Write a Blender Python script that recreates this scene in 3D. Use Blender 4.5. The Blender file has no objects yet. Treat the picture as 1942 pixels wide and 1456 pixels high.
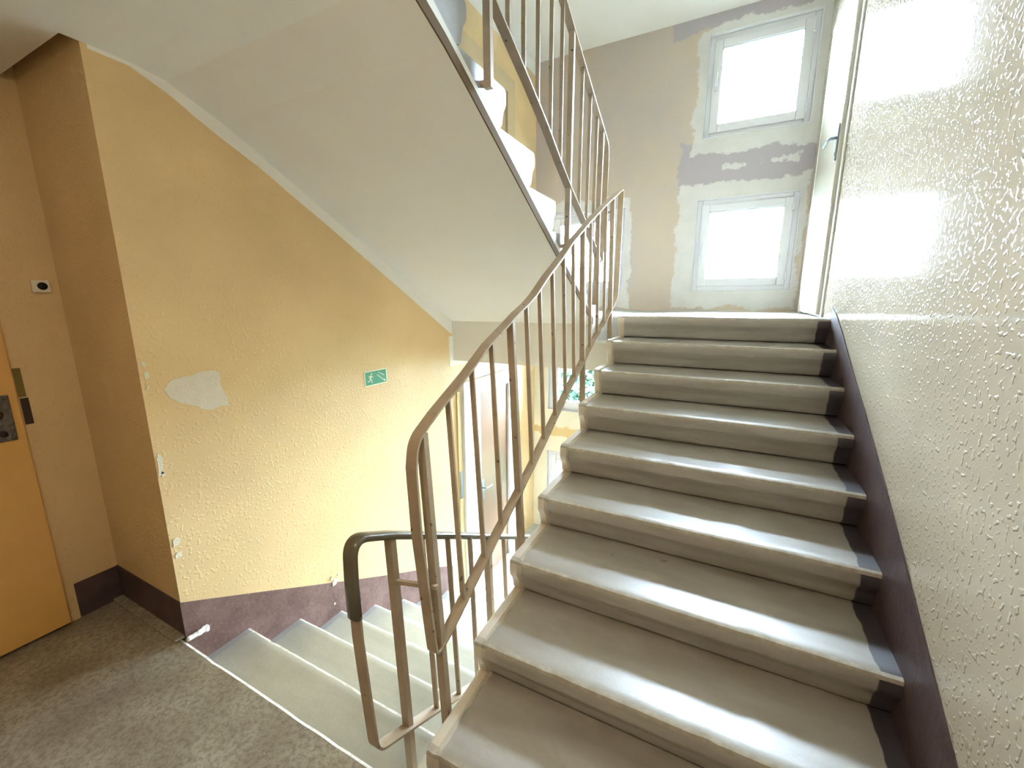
import bpy, bmesh, math, random
from mathutils import Vector, Matrix, noise

random.seed(7)
scene = bpy.context.scene
COL = scene.collection

# ------------------------------------------------------------------ camera
cam_data = bpy.data.cameras.new('camera')
cam = bpy.data.objects.new('camera', cam_data)
COL.objects.link(cam)
cam_data.sensor_width = 36.0
cam_data.lens = 795.06 / 1942.0 * 36.0
cam_data.clip_start = 0.02
cam_data.clip_end = 400
_r = Vector((0.88927, 0.45737, -0.00321)); _u = Vector((-0.08722, 0.17647, 0.98043)); _f = Vector((-0.44899, 0.87159, -0.19682))
cam.matrix_world = Matrix(((_r.x, _u.x, -_f.x, 0.5984), (_r.y, _u.y, -_f.y, -0.8316), (_r.z, _u.z, -_f.z, 1.5570), (0, 0, 0, 1)))
scene.camera = cam

# ------------------------------------------------------------------ world, exposure
SKY = 60.0
world = bpy.data.worlds.new('overcast_sky'); scene.world = world
world.use_nodes = True
wn = world.node_tree
bg = wn.nodes['Background']
bg.inputs['Color'].default_value = (0.68, 0.81, 1.0, 1)
# overcast sky: three times brighter overhead than at the horizon
_tc = wn.nodes.new('ShaderNodeTexCoord'); _sp = wn.nodes.new('ShaderNodeSeparateXYZ')
wn.links.new(_tc.outputs['Generated'], _sp.inputs[0])
_mx = wn.nodes.new('ShaderNodeMath'); _mx.operation = 'MAXIMUM'; wn.links.new(_sp.outputs[2], _mx.inputs[0]); _mx.inputs[1].default_value = 0.0
_ma = wn.nodes.new('ShaderNodeMath'); _ma.operation = 'MULTIPLY_ADD'; wn.links.new(_mx.outputs[0], _ma.inputs[0])
_ma.inputs[1].default_value = SKY * 2; _ma.inputs[2].default_value = SKY
wn.links.new(_ma.outputs[0], bg.inputs['Strength'])
vs = scene.view_settings
vs.view_transform = 'Standard'; vs.look = 'None'; vs.gamma = 1.0; vs.use_curve_mapping = False
vs.exposure = 1.36
scene.cycles.max_bounces = 7
scene.cycles.diffuse_bounces = 4
scene.cycles.glossy_bounces = 2
scene.cycles.use_adaptive_sampling = True
scene.cycles.adaptive_threshold = 0.06
scene.cycles.adaptive_min_samples = 28
scene.cycles.transparent_max_bounces = 6
scene.cycles.sample_clamp_indirect = 12

# main dimensions (metres)
XL, XR, YW = -1.5514, 1.14, 3.968        # left wall, right wall, window wall
XN, YN = -2.177, -0.020                  # niche wall plane, niche face
XS, XD = -0.140, -0.300                  # well edges of the two flights
H, R = 0.16, 0.2889                      # riser, going
ZU, ZD = 9 * H, -9 * H                   # half landings
ZC, ZCU = 2.466, 4.122                   # ceilings
YB = -3.4                                # unseen wall behind, set far back to cut bounce light
WINS = [  # x0, x1, z0, z1 of the openings in the window wall
    (0.214, 1.070, 3.080, 3.950), (0.214, 1.070, 1.645, 2.515), (-1.360, -0.500, 1.645, 2.515),
    (-1.360, -0.500, 0.200, 1.070), (-1.360, -0.500, -1.235, -0.365),
    (0.214, 1.070, 0.200, 1.070)]  # unseen opening, added to let in more daylight

# daylight portals, one per window
for i, (x0, x1, z0, z1) in enumerate(WINS):
    ld = bpy.data.lights.new('window_portal', 'AREA'); ld.shape = 'RECTANGLE'
    ld.size = x1 - x0; ld.size_y = z1 - z0
    ld.cycles.is_portal = True
    lo = bpy.data.objects.new('window_portal', ld); COL.objects.link(lo)
    lo.location = ((x0 + x1) / 2, YW + 0.29, (z0 + z1) / 2)
    lo.rotation_euler = (-math.pi / 2, 0, 0)     # faces into the stairwell

# ------------------------------------------------------------------ helpers
def srgb(r, g, b):
    def f(c):
        c /= 255.0
        return c / 12.92 if c <= 0.04045 else ((c + 0.055) / 1.055) ** 2.4
    return (f(r), f(g), f(b), 1.0)

class NT:
    """small node-graph builder"""
    def __init__(self, name):
        self.m = bpy.data.materials.new(name); self.m.use_nodes = True
        self.t = self.m.node_tree
        self.b = self.t.nodes['Principled BSDF']
    def n(self, typ, **kw):
        nd = self.t.nodes.new(typ)
        for k, v in kw.items(): setattr(nd, k, v)
        return nd
    def link(self, a, b): self.t.links.new(a, b)
    def put(self, sock, v):
        if hasattr(v, 'is_output'): self.link(v, sock)
        else: sock.default_value = v
    def math(self, op, a, b=0.0, c=None, clamp=False):
        nd = self.n('ShaderNodeMath', operation=op); nd.use_clamp = clamp
        self.put(nd.inputs[0], a); self.put(nd.inputs[1], b)
        if c is not None: self.put(nd.inputs[2], c)
        return nd.outputs[0]
    def mix(self, f, a, b, blend='MIX'):
        nd = self.n('ShaderNodeMix', data_type='RGBA', blend_type=blend)
        self.put(nd.inputs[0], f); self.put(nd.inputs[6], a); self.put(nd.inputs[7], b)
        return nd.outputs[2]
    def ramp(self, f, p0, p1, smooth=False):
        nd = self.n('ShaderNodeMapRange', interpolation_type='SMOOTHSTEP' if smooth else 'LINEAR')
        self.put(nd.inputs[0], f)
        nd.inputs[1].default_value = p0; nd.inputs[2].default_value = p1
        return nd.outputs[0]
    def pos(self):
        if not hasattr(self, '_p'):
            self._p = self.n('ShaderNodeNewGeometry').outputs['Position']
        return self._p
    def xyz(self):
        if not hasattr(self, '_x'):
            s = self.n('ShaderNodeSeparateXYZ'); self.link(self.pos(), s.inputs[0]); self._x = s.outputs
        return self._x
    def noise(self, scale, detail=3, rough=0.55, vec=None):
        nd = self.n('ShaderNodeTexNoise'); nd.inputs['Scale'].default_value = scale
        nd.inputs['Detail'].default_value = detail; nd.inputs['Roughness'].default_value = rough
        self.link(vec if vec else self.pos(), nd.inputs['Vector'])
        return nd.outputs['Fac']
    def stretch(self, sx, sy, sz):
        nd = self.n('ShaderNodeMapping'); nd.inputs['Scale'].default_value = (sx, sy, sz)
        self.link(self.pos(), nd.inputs['Vector']); return nd.outputs[0]
    def bump(self, h, strength, dist, prev=None):
        nd = self.n('ShaderNodeBump'); nd.inputs['Strength'].default_value = strength; nd.inputs['Distance'].default_value = dist
        self.link(h, nd.inputs['Height'])
        if prev: self.link(prev, nd.inputs['Normal'])
        return nd.outputs[0]
    def set(self, color=None, rough=None, metal=None, normal=None, spec=None, coat=None, coat_rough=None):
        b = self.b
        if color is not None: self.put(b.inputs['Base Color'], color)
        if rough is not None: self.put(b.inputs['Roughness'], rough)
        if metal is not None: self.put(b.inputs['Metallic'], metal)
        if normal is not None: self.link(normal, b.inputs['Normal'])
        if spec is not None: self.put(b.inputs['Specular IOR Level'], spec)
        if coat is not None: self.put(b.inputs['Coat Weight'], coat)
        if coat_rough is not None: self.put(b.inputs['Coat Roughness'], coat_rough)
        return self.m

def tag(o, label=None, cat=None, group=None, kind=None):
    if label: o['label'] = label
    if cat: o['category'] = cat
    if group: o['group'] = group
    if kind: o['kind'] = kind
    return o

def mesh_obj(name, verts, faces, mat, parent=None, smooth=False, mats=None, midx=None):
    me = bpy.data.meshes.new(name)
    me.from_pydata([tuple(v) for v in verts], [], faces)
    bm = bmesh.new(); bm.from_mesh(me)
    bmesh.ops.recalc_face_normals(bm, faces=bm.faces)
    bm.to_mesh(me); bm.free()
    for m in (mats or [mat]): me.materials.append(m)
    if midx:
        for p, i in zip(me.polygons, midx): p.material_index = i
    if smooth:
        for p in me.polygons: p.use_smooth = True
        if smooth == 'angle': me.set_sharp_from_angle(angle=math.radians(28))
    o = bpy.data.objects.new(name, me); COL.objects.link(o)
    if parent: o.parent = parent; o.matrix_parent_inverse = parent.matrix_basis.inverted()
    return o

def empty(name, loc, label, cat, group=None):
    o = bpy.data.objects.new(name, None); COL.objects.link(o); o.location = loc
    o.empty_display_size = 0.1
    return tag(o, label, cat, group)

def box_vf(x0, x1, y0, y1, z0, z1):
    v = [(x0, y0, z0), (x1, y0, z0), (x1, y1, z0), (x0, y1, z0), (x0, y0, z1), (x1, y0, z1), (x1, y1, z1), (x0, y1, z1)]
    f = [(0, 3, 2, 1), (4, 5, 6, 7), (0, 1, 5, 4), (1, 2, 6, 5), (2, 3, 7, 6), (3, 0, 4, 7)]
    return v, f

def box(name, b, mat, parent=None, bevel=0.0, segs=2):
    v, f = box_vf(*b)
    me = bpy.data.meshes.new(name); me.from_pydata(v, [], f)
    bm = bmesh.new(); bm.from_mesh(me)
    bmesh.ops.recalc_face_normals(bm, faces=bm.faces)
    if bevel > 0:
        bmesh.ops.bevel(bm, geom=bm.edges[:] + bm.verts[:], offset=bevel, segments=segs, profile=0.5, affect='EDGES')
    bm.to_mesh(me); bm.free()
    me.materials.append(mat)
    o = bpy.data.objects.new(name, me); COL.objects.link(o)
    if parent: o.parent = parent; o.matrix_parent_inverse = parent.matrix_basis.inverted()
    return o

def join_vf(parts):
    V, F = [], []
    for v, f in parts:
        k = len(V); V += list(v); F += [tuple(i + k for i in q) for q in f]
    return V, F

def prism(name, axis, a, b, poly, mat, parent=None):
    """extrude polygon along axis between a and b; poly in the two other coordinates (order y,z / x,z / x,y)"""
    def P(t, q):
        return {'x': (t, q[0], q[1]), 'y': (q[0], t, q[1]), 'z': (q[0], q[1], t)}[axis]
    n = len(poly)
    V = [P(a, q) for q in poly] + [P(b, q) for q in poly]
    F = [tuple(range(n)), tuple(range(2 * n - 1, n - 1, -1))] + [(i, (i + 1) % n, n + (i + 1) % n, n + i) for i in range(n)]
    return mesh_obj(name, V, F, mat, parent)

def wall_with_holes(name, x0, x1, z0, z1, y0, y1, holes, mat):
    """slab in the xz plane between y0 and y1 with rectangular openings, one clean mesh"""
    xs = sorted({x0, x1, *[h[0] for h in holes], *[h[1] for h in holes]})
    zs = sorted({z0, z1, *[h[2] for h in holes], *[h[3] for h in holes]})
    solid = {}
    for i in range(len(xs) - 1):
        for j in range(len(zs) - 1):
            cx, cz = (xs[i] + xs[i + 1]) / 2, (zs[j] + zs[j + 1]) / 2
            solid[i, j] = not any(h[0] < cx < h[1] and h[2] < cz < h[3] for h in holes)
    V, F, idx = [], [], {}
    def vid(i, j, k):
        if (i, j, k) not in idx: idx[i, j, k] = len(V); V.append((xs[i], (y0, y1)[k], zs[j]))
        return idx[i, j, k]
    for (i, j), s in solid.items():
        if not s: continue
        F.append((vid(i, j, 0), vid(i + 1, j, 0), vid(i + 1, j + 1, 0), vid(i, j + 1, 0)))
        F.append((vid(i, j, 1), vid(i, j + 1, 1), vid(i + 1, j + 1, 1), vid(i + 1, j, 1)))
        for di, dj, a, b in ((-1, 0, (i, j), (i, j + 1)), (1, 0, (i + 1, j), (i + 1, j + 1)), (0, -1, (i, j), (i + 1, j)), (0, 1, (i, j + 1), (i + 1, j + 1))):
            if not solid.get((i + di, j + dj), False):
                F.append((vid(*a, 0), vid(*b, 0), vid(*b, 1), vid(*a, 1)))
    return mesh_obj(name, V, F, mat)

def sweep(name, pts, prof, mat, parent=None, closed=False, smooth=False):
    """sweep a profile (list of (across_x, normal)) along pts; the path bends in the yz plane, so width stays along x"""
    n, m = len(pts), len(prof)
    P = [Vector(p) for p in pts]; V = []
    for i in range(n):
        a = P[(i - 1) % n] if (closed or i > 0) else P[i]
        b = P[(i + 1) % n] if (closed or i < n - 1) else P[i]
        t = (b - a); t.x = 0; t.normalize()
        nrm = Vector((0, -t.z, t.y))
        if 0 < i < n - 1 or closed:
            t1 = (P[i] - a); t1.x = 0; t1.normalize()
            c = max(0.5, t1.dot(t))
            sc = 1 / c
        else: sc = 1
        for (px, pn) in prof: V.append(P[i] + Vector((px, 0, 0)) + nrm * pn * sc)
    F = []
    for i in range(n if closed else n - 1):
        k = (i + 1) % n
        for j in range(m): F.append((i * m + j, i * m + (j + 1) % m, k * m + (j + 1) % m, k * m + j))
    if not closed: F += [tuple(range(m)), tuple(range(n * m - 1, (n - 1) * m - 1, -1))]
    o = mesh_obj(name, V, F, mat, parent, smooth)
    return o

def fillet(pts, rad, seg=6):
    """round the inner corners of a polyline; rad is one number or a list per point"""
    P = [Vector(p) for p in pts]; out = [P[0]]
    for i in range(1, len(P) - 1):
        r_ = rad[i] if isinstance(rad, (list, tuple)) else rad
        if r_ <= 0: out.append(P[i]); continue
        a = (P[i - 1] - P[i]); b = (P[i + 1] - P[i])
        d = min(r_, a.length * 0.49, b.length * 0.49)
        p0, p1 = P[i] + a.normalized() * d, P[i] + b.normalized() * d
        for k in range(seg + 1):
            t = k / seg
            out.append(p0 * (1 - t) ** 2 + P[i] * 2 * t * (1 - t) + p1 * t ** 2)
    out.append(P[-1]); return out

def tube(name, pts, rad, mat, parent=None, seg=10):
    P = [Vector(p) for p in pts]; V, F = [], []
    for i, p in enumerate(P):
        t = (P[min(i + 1, len(P) - 1)] - P[max(i - 1, 0)]).normalized()
        up = Vector((0, 0, 1)) if abs(t.z) < 0.9 else Vector((1, 0, 0))
        a = t.cross(up).normalized(); b = t.cross(a)
        for k in range(seg):
            an = 2 * math.pi * k / seg; V.append(p + a * math.cos(an) * rad + b * math.sin(an) * rad)
    for i in range(len(P) - 1):
        for k in range(seg): F.append((i * seg + k, i * seg + (k + 1) % seg, (i + 1) * seg + (k + 1) % seg, (i + 1) * seg + k))
    F += [tuple(range(seg)), tuple(range(len(V) - 1, len(V) - seg - 1, -1))]
    return mesh_obj(name, V, F, mat, parent, True)

# ------------------------------------------------------------------ materials
def plaster_paint(name, col, rough, bump_amt, blob=46.0, spec=0.5, coat=0.0, wave=0.3):
    g = NT(name)
    n1 = g.noise(2.2, 2)
    c = g.mix(g.ramp(n1, 0.3, 0.7), tuple(x * 0.93 for x in col[:3]) + (1,), tuple(min(1, x * 1.05) for x in col[:3]) + (1,))
    # spattered roller texture: round-ish drops of different size
    b1 = g.ramp(g.noise(blob, 0.0), 0.60, 0.76, True)
    hgt = g.math('ADD', b1, g.math('MULTIPLY', g.noise(30, 1), wave))
    nrm = g.bump(hgt, 1.0, bump_amt)
    return g.set(c, rough, 0, nrm, spec, coat, 0.12)

M = {}
M['wall_yellow'] = plaster_paint('paint_ochre_yellow', srgb(232, 202, 150), 0.40, 0.0009, 70)
M['wall_gloss'] = plaster_paint('paint_gloss_beige', srgb(190, 179, 158), 0.06, 0.0016, 72, 0.2, wave=0.08)
M['wall_niche'] = M['wall_yellow']
M['wall_brown'] = plaster_paint('paint_brown', srgb(158, 134, 106), 0.5, 0.0012, 60)  # brown chosen for the unseen back wall to dim bounced light
def ceiling_mat():
    g = NT('ceiling_white')
    c = g.mix(g.noise(2.2, 2), srgb(230, 227, 218), srgb(238, 235, 226))
    return g.set(c, 0.85, 0, None, 0.2)
M['ceiling'] = ceiling_mat()

def far_wall_mat():
    g = NT('far_wall_patched_plaster')
    x, y, z = g.xyz()[0], g.xyz()[1], g.xyz()[2]
    nz = g.math('ADD', g.math('MULTIPLY', g.math('SUBTRACT', g.noise(3.0, 3), 0.5), 0.22),
                g.math('MULTIPLY', g.math('SUBTRACT', g.noise(22, 4, 0.7), 0.5), 0.10))
    def boxmask(x0, x1, z0, z1):
        dx = g.math('SUBTRACT', g.math('ABSOLUTE', g.math('SUBTRACT', x, (x0 + x1) / 2)), (x1 - x0) / 2)
        dz = g.math('SUBTRACT', g.math('ABSOLUTE', g.math('SUBTRACT', z, (z0 + z1) / 2)), (z1 - z0) / 2)
        d = g.math('ADD', g.math('MAXIMUM', dx, dz), nz)
        return g.ramp(d, 0.008, -0.008)
    m = boxmask(0.11, 1.2, 2.93, 4.02)
    for b in ((0.03, 1.12, 1.47, 2.66), (-1.60, -0.43, 1.47, 2.63), (0.40, 0.62, 2.77, 2.81), (0.72, 1.0, 2.78, 2.83)):
        m = g.math('MAXIMUM', m, boxmask(*b))
    base = g.mix(g.ramp(g.noise(1.4, 3), 0.35, 0.65), srgb(206, 188, 168), srgb(196, 184, 176))
    # old mauve coat between the two window patches
    mauve = g.math('MAXIMUM', boxmask(0.02, 1.3, 2.60, 3.06), boxmask(-0.1, 1.3, 3.98, 4.3))
    base = g.mix(g.math('MULTIPLY', mauve, 0.85), base, srgb(178, 170, 176))
    patch = g.mix(g.ramp(g.noise(5, 3), 0.3, 0.7), srgb(212, 208, 202), srgb(224, 220, 214))
    c = g.mix(m, base, patch)
    # lower storey: cream coat with an ochre stripe left from the old paint
    low = g.ramp(z, 1.20, 1.18)
    cream = g.mix(boxmask(-1.6, 1.3, -0.15, -0.03), srgb(232, 222, 196), srgb(216, 186, 130))
    c = g.mix(low, c, cream)
    return g.set(c, 0.6, 0, g.bump(g.noise(50, 1), 0.35, 0.003), 0.3)
M['wall_far'] = far_wall_mat()

def step_mat(name, base, dark, end_paint):
    g = NT(name)
    x = g.xyz()[0]
    streak = g.noise(6, 2, 0.6, g.stretch(0.5, 1.6, 3.0))
    fine = g.noise(45, 2, 0.7)
    c = g.mix(g.ramp(streak, 0.35, 0.68), base, dark)
    c = g.mix(g.math('MULTIPLY', g.ramp(fine, 0.4, 0.75), 0.35), c, tuple(v * 0.72 for v in base[:3]) + (1,))
    spots = g.ramp(g.noise(11, 2, 0.5), 0.75, 0.79)
    c = g.mix(g.math('MULTIPLY', spots, 0.6), c, srgb(90, 88, 80))
    wob = g.math('MULTIPLY', g.math('SUBTRACT', g.noise(14, 1), 0.5), 0.02)
    xw = g.math('ADD', x, wob)
    for (x0, x1, col) in end_paint:
        f = g.math('MULTIPLY', g.ramp(xw, x0 - 0.002, x0 + 0.002), g.ramp(xw, x1 + 0.002, x1 - 0.002))
        c = g.mix(f, c, col)
    nrm = g.bump(g.noise(90, 1), 0.4, 0.0012)
    g.b.inputs['Coat IOR'].default_value = 1.85
    return g.set(c, 0.36, 0, nrm, 0.5, 1.0, 0.36)
M['step_up'] = step_mat('stair_paint_beige_grey', srgb(182, 177, 166), srgb(160, 152, 137),
                        [(XS - 1, XS + 0.046, srgb(214, 202, 180)), (XR - 0.062, XR + 1, srgb(72, 66, 70))])
M['step_down'] = step_mat('stair_paint_green_grey', srgb(176, 175, 160), srgb(160, 158, 142),
                          [(XL - 1, XL + 0.045, srgb(150, 148, 145))])
M['step_over'] = step_mat('stair_side_white', srgb(150, 150, 154), srgb(140, 140, 144), [])
def edge_mat():
    g = NT('worn_lit_step_edge')  # pale nosing colour: worn paint plus the window glint along the edges
    c = g.mix(g.ramp(g.noise(30, 3, 0.7), 0.35, 0.6), srgb(196, 190, 176), srgb(236, 232, 222))
    return g.set(c, 0.45, 0, None, 0.5)
M['edge'] = edge_mat()
def edge_up_mat():
    g = NT('worn_step_edge_beige')
    c = g.mix(g.ramp(g.noise(30, 3, 0.7), 0.4, 0.7), srgb(178, 170, 152), srgb(204, 198, 184))
    return g.set(c, 0.4, 0, None, 0.5)
M['edge_up'] = edge_up_mat()
def floor_mat():
    g = NT('landing_concrete')
    c = g.mix(g.ramp(g.noise(3.2, 2), 0.35, 0.65), srgb(178, 170, 150), srgb(146, 134, 114))
    c = g.mix(g.math('MULTIPLY', g.ramp(g.noise(48, 5, 0.8), 0.44, 0.60), 0.6), c, srgb(104, 94, 78))
    c = g.mix(g.ramp(g.noise(55, 2, 0.4), 0.77, 0.79), c, srgb(205, 200, 186))
    return g.set(c, 0.55, 0, None, 0.4)
M['floor'] = floor_mat()
def floor2_mat():
    g = NT('half_landing_floor')
    c = g.mix(g.ramp(g.noise(4, 3), 0.35, 0.65), srgb(200, 200, 196), srgb(186, 186, 180))
    return g.set(c, 0.4, 0, None, 0.5)
M['floor2'] = floor2_mat()
def skirt_mat():
    g = NT('skirting_oxblood')
    c = g.mix(g.ramp(g.noise(7, 4, 0.65), 0.35, 0.65), srgb(108, 80, 74), srgb(132, 104, 96))
    c = g.mix(g.math('MULTIPLY', g.ramp(g.noise(60, 3, 0.6), 0.5, 0.75), 0.5), c, srgb(150, 128, 124))
    return g.set(c, 0.5, 0, g.bump(g.noise(60, 1), 0.5, 0.002), 0.4)
M['skirt'] = skirt_mat()
def skirt_dark():
    g = NT('skirting_dark')
    c = g.mix(g.ramp(g.noise(7, 4, 0.65), 0.35, 0.65), srgb(76, 60, 62), srgb(94, 76, 76))
    return g.set(c, 0.5, 0, g.bump(g.noise(60, 1), 0.5, 0.002), 0.4)
M['skirt_dark'] = skirt_dark()
def rail_mat():
    g = NT('railing_brown_paint')
    c = g.mix(g.ramp(g.noise(12, 2), 0.3, 0.7), srgb(166, 147, 121), srgb(180, 160, 133))
    c = g.mix(g.ramp(g.noise(30, 1, 0.7), 0.72, 0.76), c, srgb(96, 80, 64))
    return g.set(c, 0.42, 0.0, None, 0.5)
M['rail'] = rail_mat()
def plain(name, col, rough=0.5, metal=0.0, spec=0.5, var=0.08, sc=20, bmp=0.0005):
    g = NT(name)
    c = g.mix(g.noise(sc, 1), tuple(v * (1 - var) for v in col[:3]) + (1,), tuple(min(1, v * (1 + var)) for v in col[:3]) + (1,))
    return g.set(c, rough, metal, g.bump(g.noise(sc * 3, 1), 0.5, bmp) if bmp > 0.0006 else None, spec)
M['band'] = plain('white_paint_band', srgb(246, 244, 236), 0.6, 0, 0.3, 0.01)
M['sleeve'] = plain('handrail_plastic_olive', srgb(106, 98, 78), 0.26, 0, 0.6)
M['stripe'] = plain('soffit_edge_brown', srgb(108, 88, 64), 0.8, 0, 0.1)
M['upvc'] = plain('window_white_plastic', srgb(228, 226, 228), 0.3, 0, 0.5, 0.01)
M['upvc_dark'] = plain('window_gasket', srgb(150, 156, 158), 0.5)
M['door_white'] = plain('door_white_paint', srgb(214, 208, 192), 0.12, 0, 0.6, 0.03, 8, 0.001)
M['frame_white'] = plain('door_frame_white', srgb(232, 230, 222), 0.4, 0, 0.5, 0.02)
M['door_orange'] = plain('door_orange_paint', srgb(230, 178, 98), 0.4, 0, 0.5, 0.05, 12)
M['door_brown'] = plain('door_brown_laminate', srgb(128, 100, 76), 0.45, 0, 0.5, 0.04)
M['door_tan'] = plain('door_tan_paint', srgb(214, 190, 148), 0.45, 0, 0.5, 0.04)
M['chrome'] = plain('worn_chrome', srgb(120, 112, 104), 0.25, 1.0, 0.5, 0.6, 60, 0.002)
M['steel'] = plain('grey_steel', srgb(140, 150, 160), 0.35, 0.8)
M['black'] = plain('black_plastic', srgb(14, 8, 14), 0.5)
M['dark_metal'] = plain('rusty_dark_metal', srgb(70, 56, 48), 0.6, 0.3, 0.4, 0.3)
M['olive'] = plain('bare_olive_putty', srgb(132, 118, 62), 0.7, 0, 0.3, 0.2)
M['white_plastic'] = plain('white_plastic', srgb(240, 232, 214), 0.4)
M['plaster'] = plain('grey_plaster', srgb(232, 222, 204), 0.8, 0, 0.2, 0.06, 30, 0.003)
M['chip'] = plain('white_plaster_chip', srgb(236, 228, 206), 0.8, 0, 0.2, 0.04, 40, 0.003)
M['paper'] = plain('white_paper', srgb(240, 238, 230), 0.8, 0, 0.2, 0.02, 30, 0.001)
M['ochre_strip'] = plain('raw_ochre_strip', srgb(190, 168, 122), 0.6, 0, 0.3, 0.15, 25, 0.002)
M['sign_white'] = plain('sign_cream', srgb(240, 240, 214), 0.4, 0, 0.4, 0.01)
M['sign_green'] = plain('sign_green', srgb(74, 158, 122), 0.4, 0, 0.4, 0.02)
M['bark'] = plain('bark', srgb(96, 84, 66), 0.9)
def leaf_mat():
    g = NT('leaves')
    c = g.mix(g.noise(1.2, 2), srgb(22, 42, 34), srgb(36, 56, 40))
    return g.set(c, 0.6, 0, None, 0.3)
M['leaf'] = leaf_mat()
def lawn_mat():
    g = NT('lawn')
    c = g.mix(g.noise(0.35, 4), srgb(24, 34, 12), srgb(38, 44, 18))
    return g.set(c, 0.9, 0, None, 0.2)
M['lawn'] = lawn_mat()
def glass_mat():
    m = bpy.data.materials.new('window_glass'); m.use_nodes = True
    t = m.node_tree; t.nodes.clear()
    out = t.nodes.new('ShaderNodeOutputMaterial'); mx = t.nodes.new('ShaderNodeMixShader')
    tr = t.nodes.new('ShaderNodeBsdfTransparent'); gl = t.nodes.new('ShaderNodeBsdfGlossy'); fr = t.nodes.new('ShaderNodeFresnel')
    tr.inputs[0].default_value = (0.95, 0.98, 0.97, 1); gl.inputs['Roughness'].default_value = 0.02
    fr.inputs[0].default_value = 1.45
    t.links.new(fr.outputs[0], mx.inputs[0]); t.links.new(tr.outputs[0], mx.inputs[1]); t.links.new(gl.outputs[0], mx.inputs[2])
    t.links.new(mx.outputs[0], out.inputs[0]); return m
M['glass'] = glass_mat()

# ------------------------------------------------------------------ the shell
ZT, ZB = 5.6, -3.2
tag(box('wall_right', (XR, XR + 0.3, YB - 0.3, YW + 0.3, ZB, ZT), M['wall_gloss']), 'glossy beige wall with spattered paint beside the rising stairs', 'wall', kind='structure')
wall_left = tag(box('wall_left', (-2.9, XL, YN, YW + 0.3, ZB, ZT), M['wall_yellow']), 'ochre yellow wall behind the exit sign and descending stairs', 'wall', kind='structure')
tag(box('wall_entry', (-2.9, XN, YB - 0.3, YN, ZB, ZT), M['wall_niche']), 'dark ochre wall around the orange door', 'wall', kind='structure')
tag(box('wall_back', (XN, XR, YB - 0.3, YB, ZB, ZT), M['wall_brown']), 'unseen wall behind the viewer, coloured brown to cut bounce light', 'wall', kind='structure')
wall_far = tag(wall_with_holes('wall_far', XL, XR, ZB, ZT, YW, YW + 0.3, WINS, M['wall_far']), 'window wall with ragged grey plaster patches around the windows', 'wall', kind='structure')
tag(box('ceiling', (XN, XR, YB, -0.072, ZC, 2.88), M['ceiling']), 'white ceiling above the near landing', 'ceiling', kind='structure')
tag(box('ceiling', (XL, XR, 2.385, YW, ZCU, 4.32), M['ceiling']), 'white ceiling above the half landing with windows', 'ceiling', kind='structure')
tag(box('ceiling', (XN - 0.3, XR + 0.3, YB - 0.3, YW + 0.3, ZT, ZT + 0.2), M['ceiling']), 'white ceiling at the top of the stairwell', 'ceiling', kind='structure')

def slab_edge(name, x0, x1, y_front, y_back, z, thick, mats, sign, label, seed):
    """landing slab whose front edge (at y_front, facing sign) is chipped"""
    n = 60; V, F, mi = [], [], []
    prof = [(y_back, z - thick), (y_front, z - thick), (y_front, z - 0.016), (y_front - sign * 0.004, z - 0.005), (y_front - sign * 0.015, z), (y_back, z)]
    for i in range(n + 1):
        x = x0 + (x1 - x0) * i / n
        w = noise.noise(Vector((x * 9 + seed, 0, 0))) * 0.007 + noise.noise(Vector((x * 31 + seed, 3, 0))) * 0.004
        for j, (yy, zz) in enumerate(prof):
            V.append((x, yy - sign * max(0, w) * (1 if j in (2, 3, 4) else 0), zz - (max(0, w) * 0.5 if j in (2, 3) else 0)))
    m = len(prof)
    for i in range(n):
        for j in range(m):
            F.append((i * m + j, i * m + (j + 1) % m, (i + 1) * m + (j + 1) % m, (i + 1) * m + j)); mi.append(1 if j in (2, 3) else 0)
    F += [tuple(range(m)), tuple(range(n * m + m - 1, n * m - 1, -1))]; mi += [0, 0]
    return tag(mesh_obj(name, V, F, None, None, False, mats, mi), label, 'floor', kind='structure')
slab_edge('floor', XN, XR, -0.030, YB, 0.0, 0.4, [M['floor'], M['edge']], 1, 'dark worn concrete floor of the near landing', 3.0)
slab_edge('floor', XL, XR, 2.40, YW, ZU - 0.005, 0.19, [M['floor2'], M['edge']], -1, 'pale floor of the upper half landing under the windows', 8.0)
slab_edge('floor', XL, XR, 2.311, YW, ZD, 0.19, [M['floor2'], M['edge']], -1, 'bright floor of the lower half landing by the brown door', 5.0)
tag(box('floor', (XL, XR, YB, YW, ZB - 0.2, ZB), M['floor']), 'concrete floor at the bottom of the stairwell', 'floor', kind='structure')
tag(box('trim_1', (XL, XR, 2.205, 2.311 + 0.12, 1.035, 1.245), M['ceiling']), 'cream concrete beam under the front of the half landing', 'beam', kind='structure')

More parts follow.
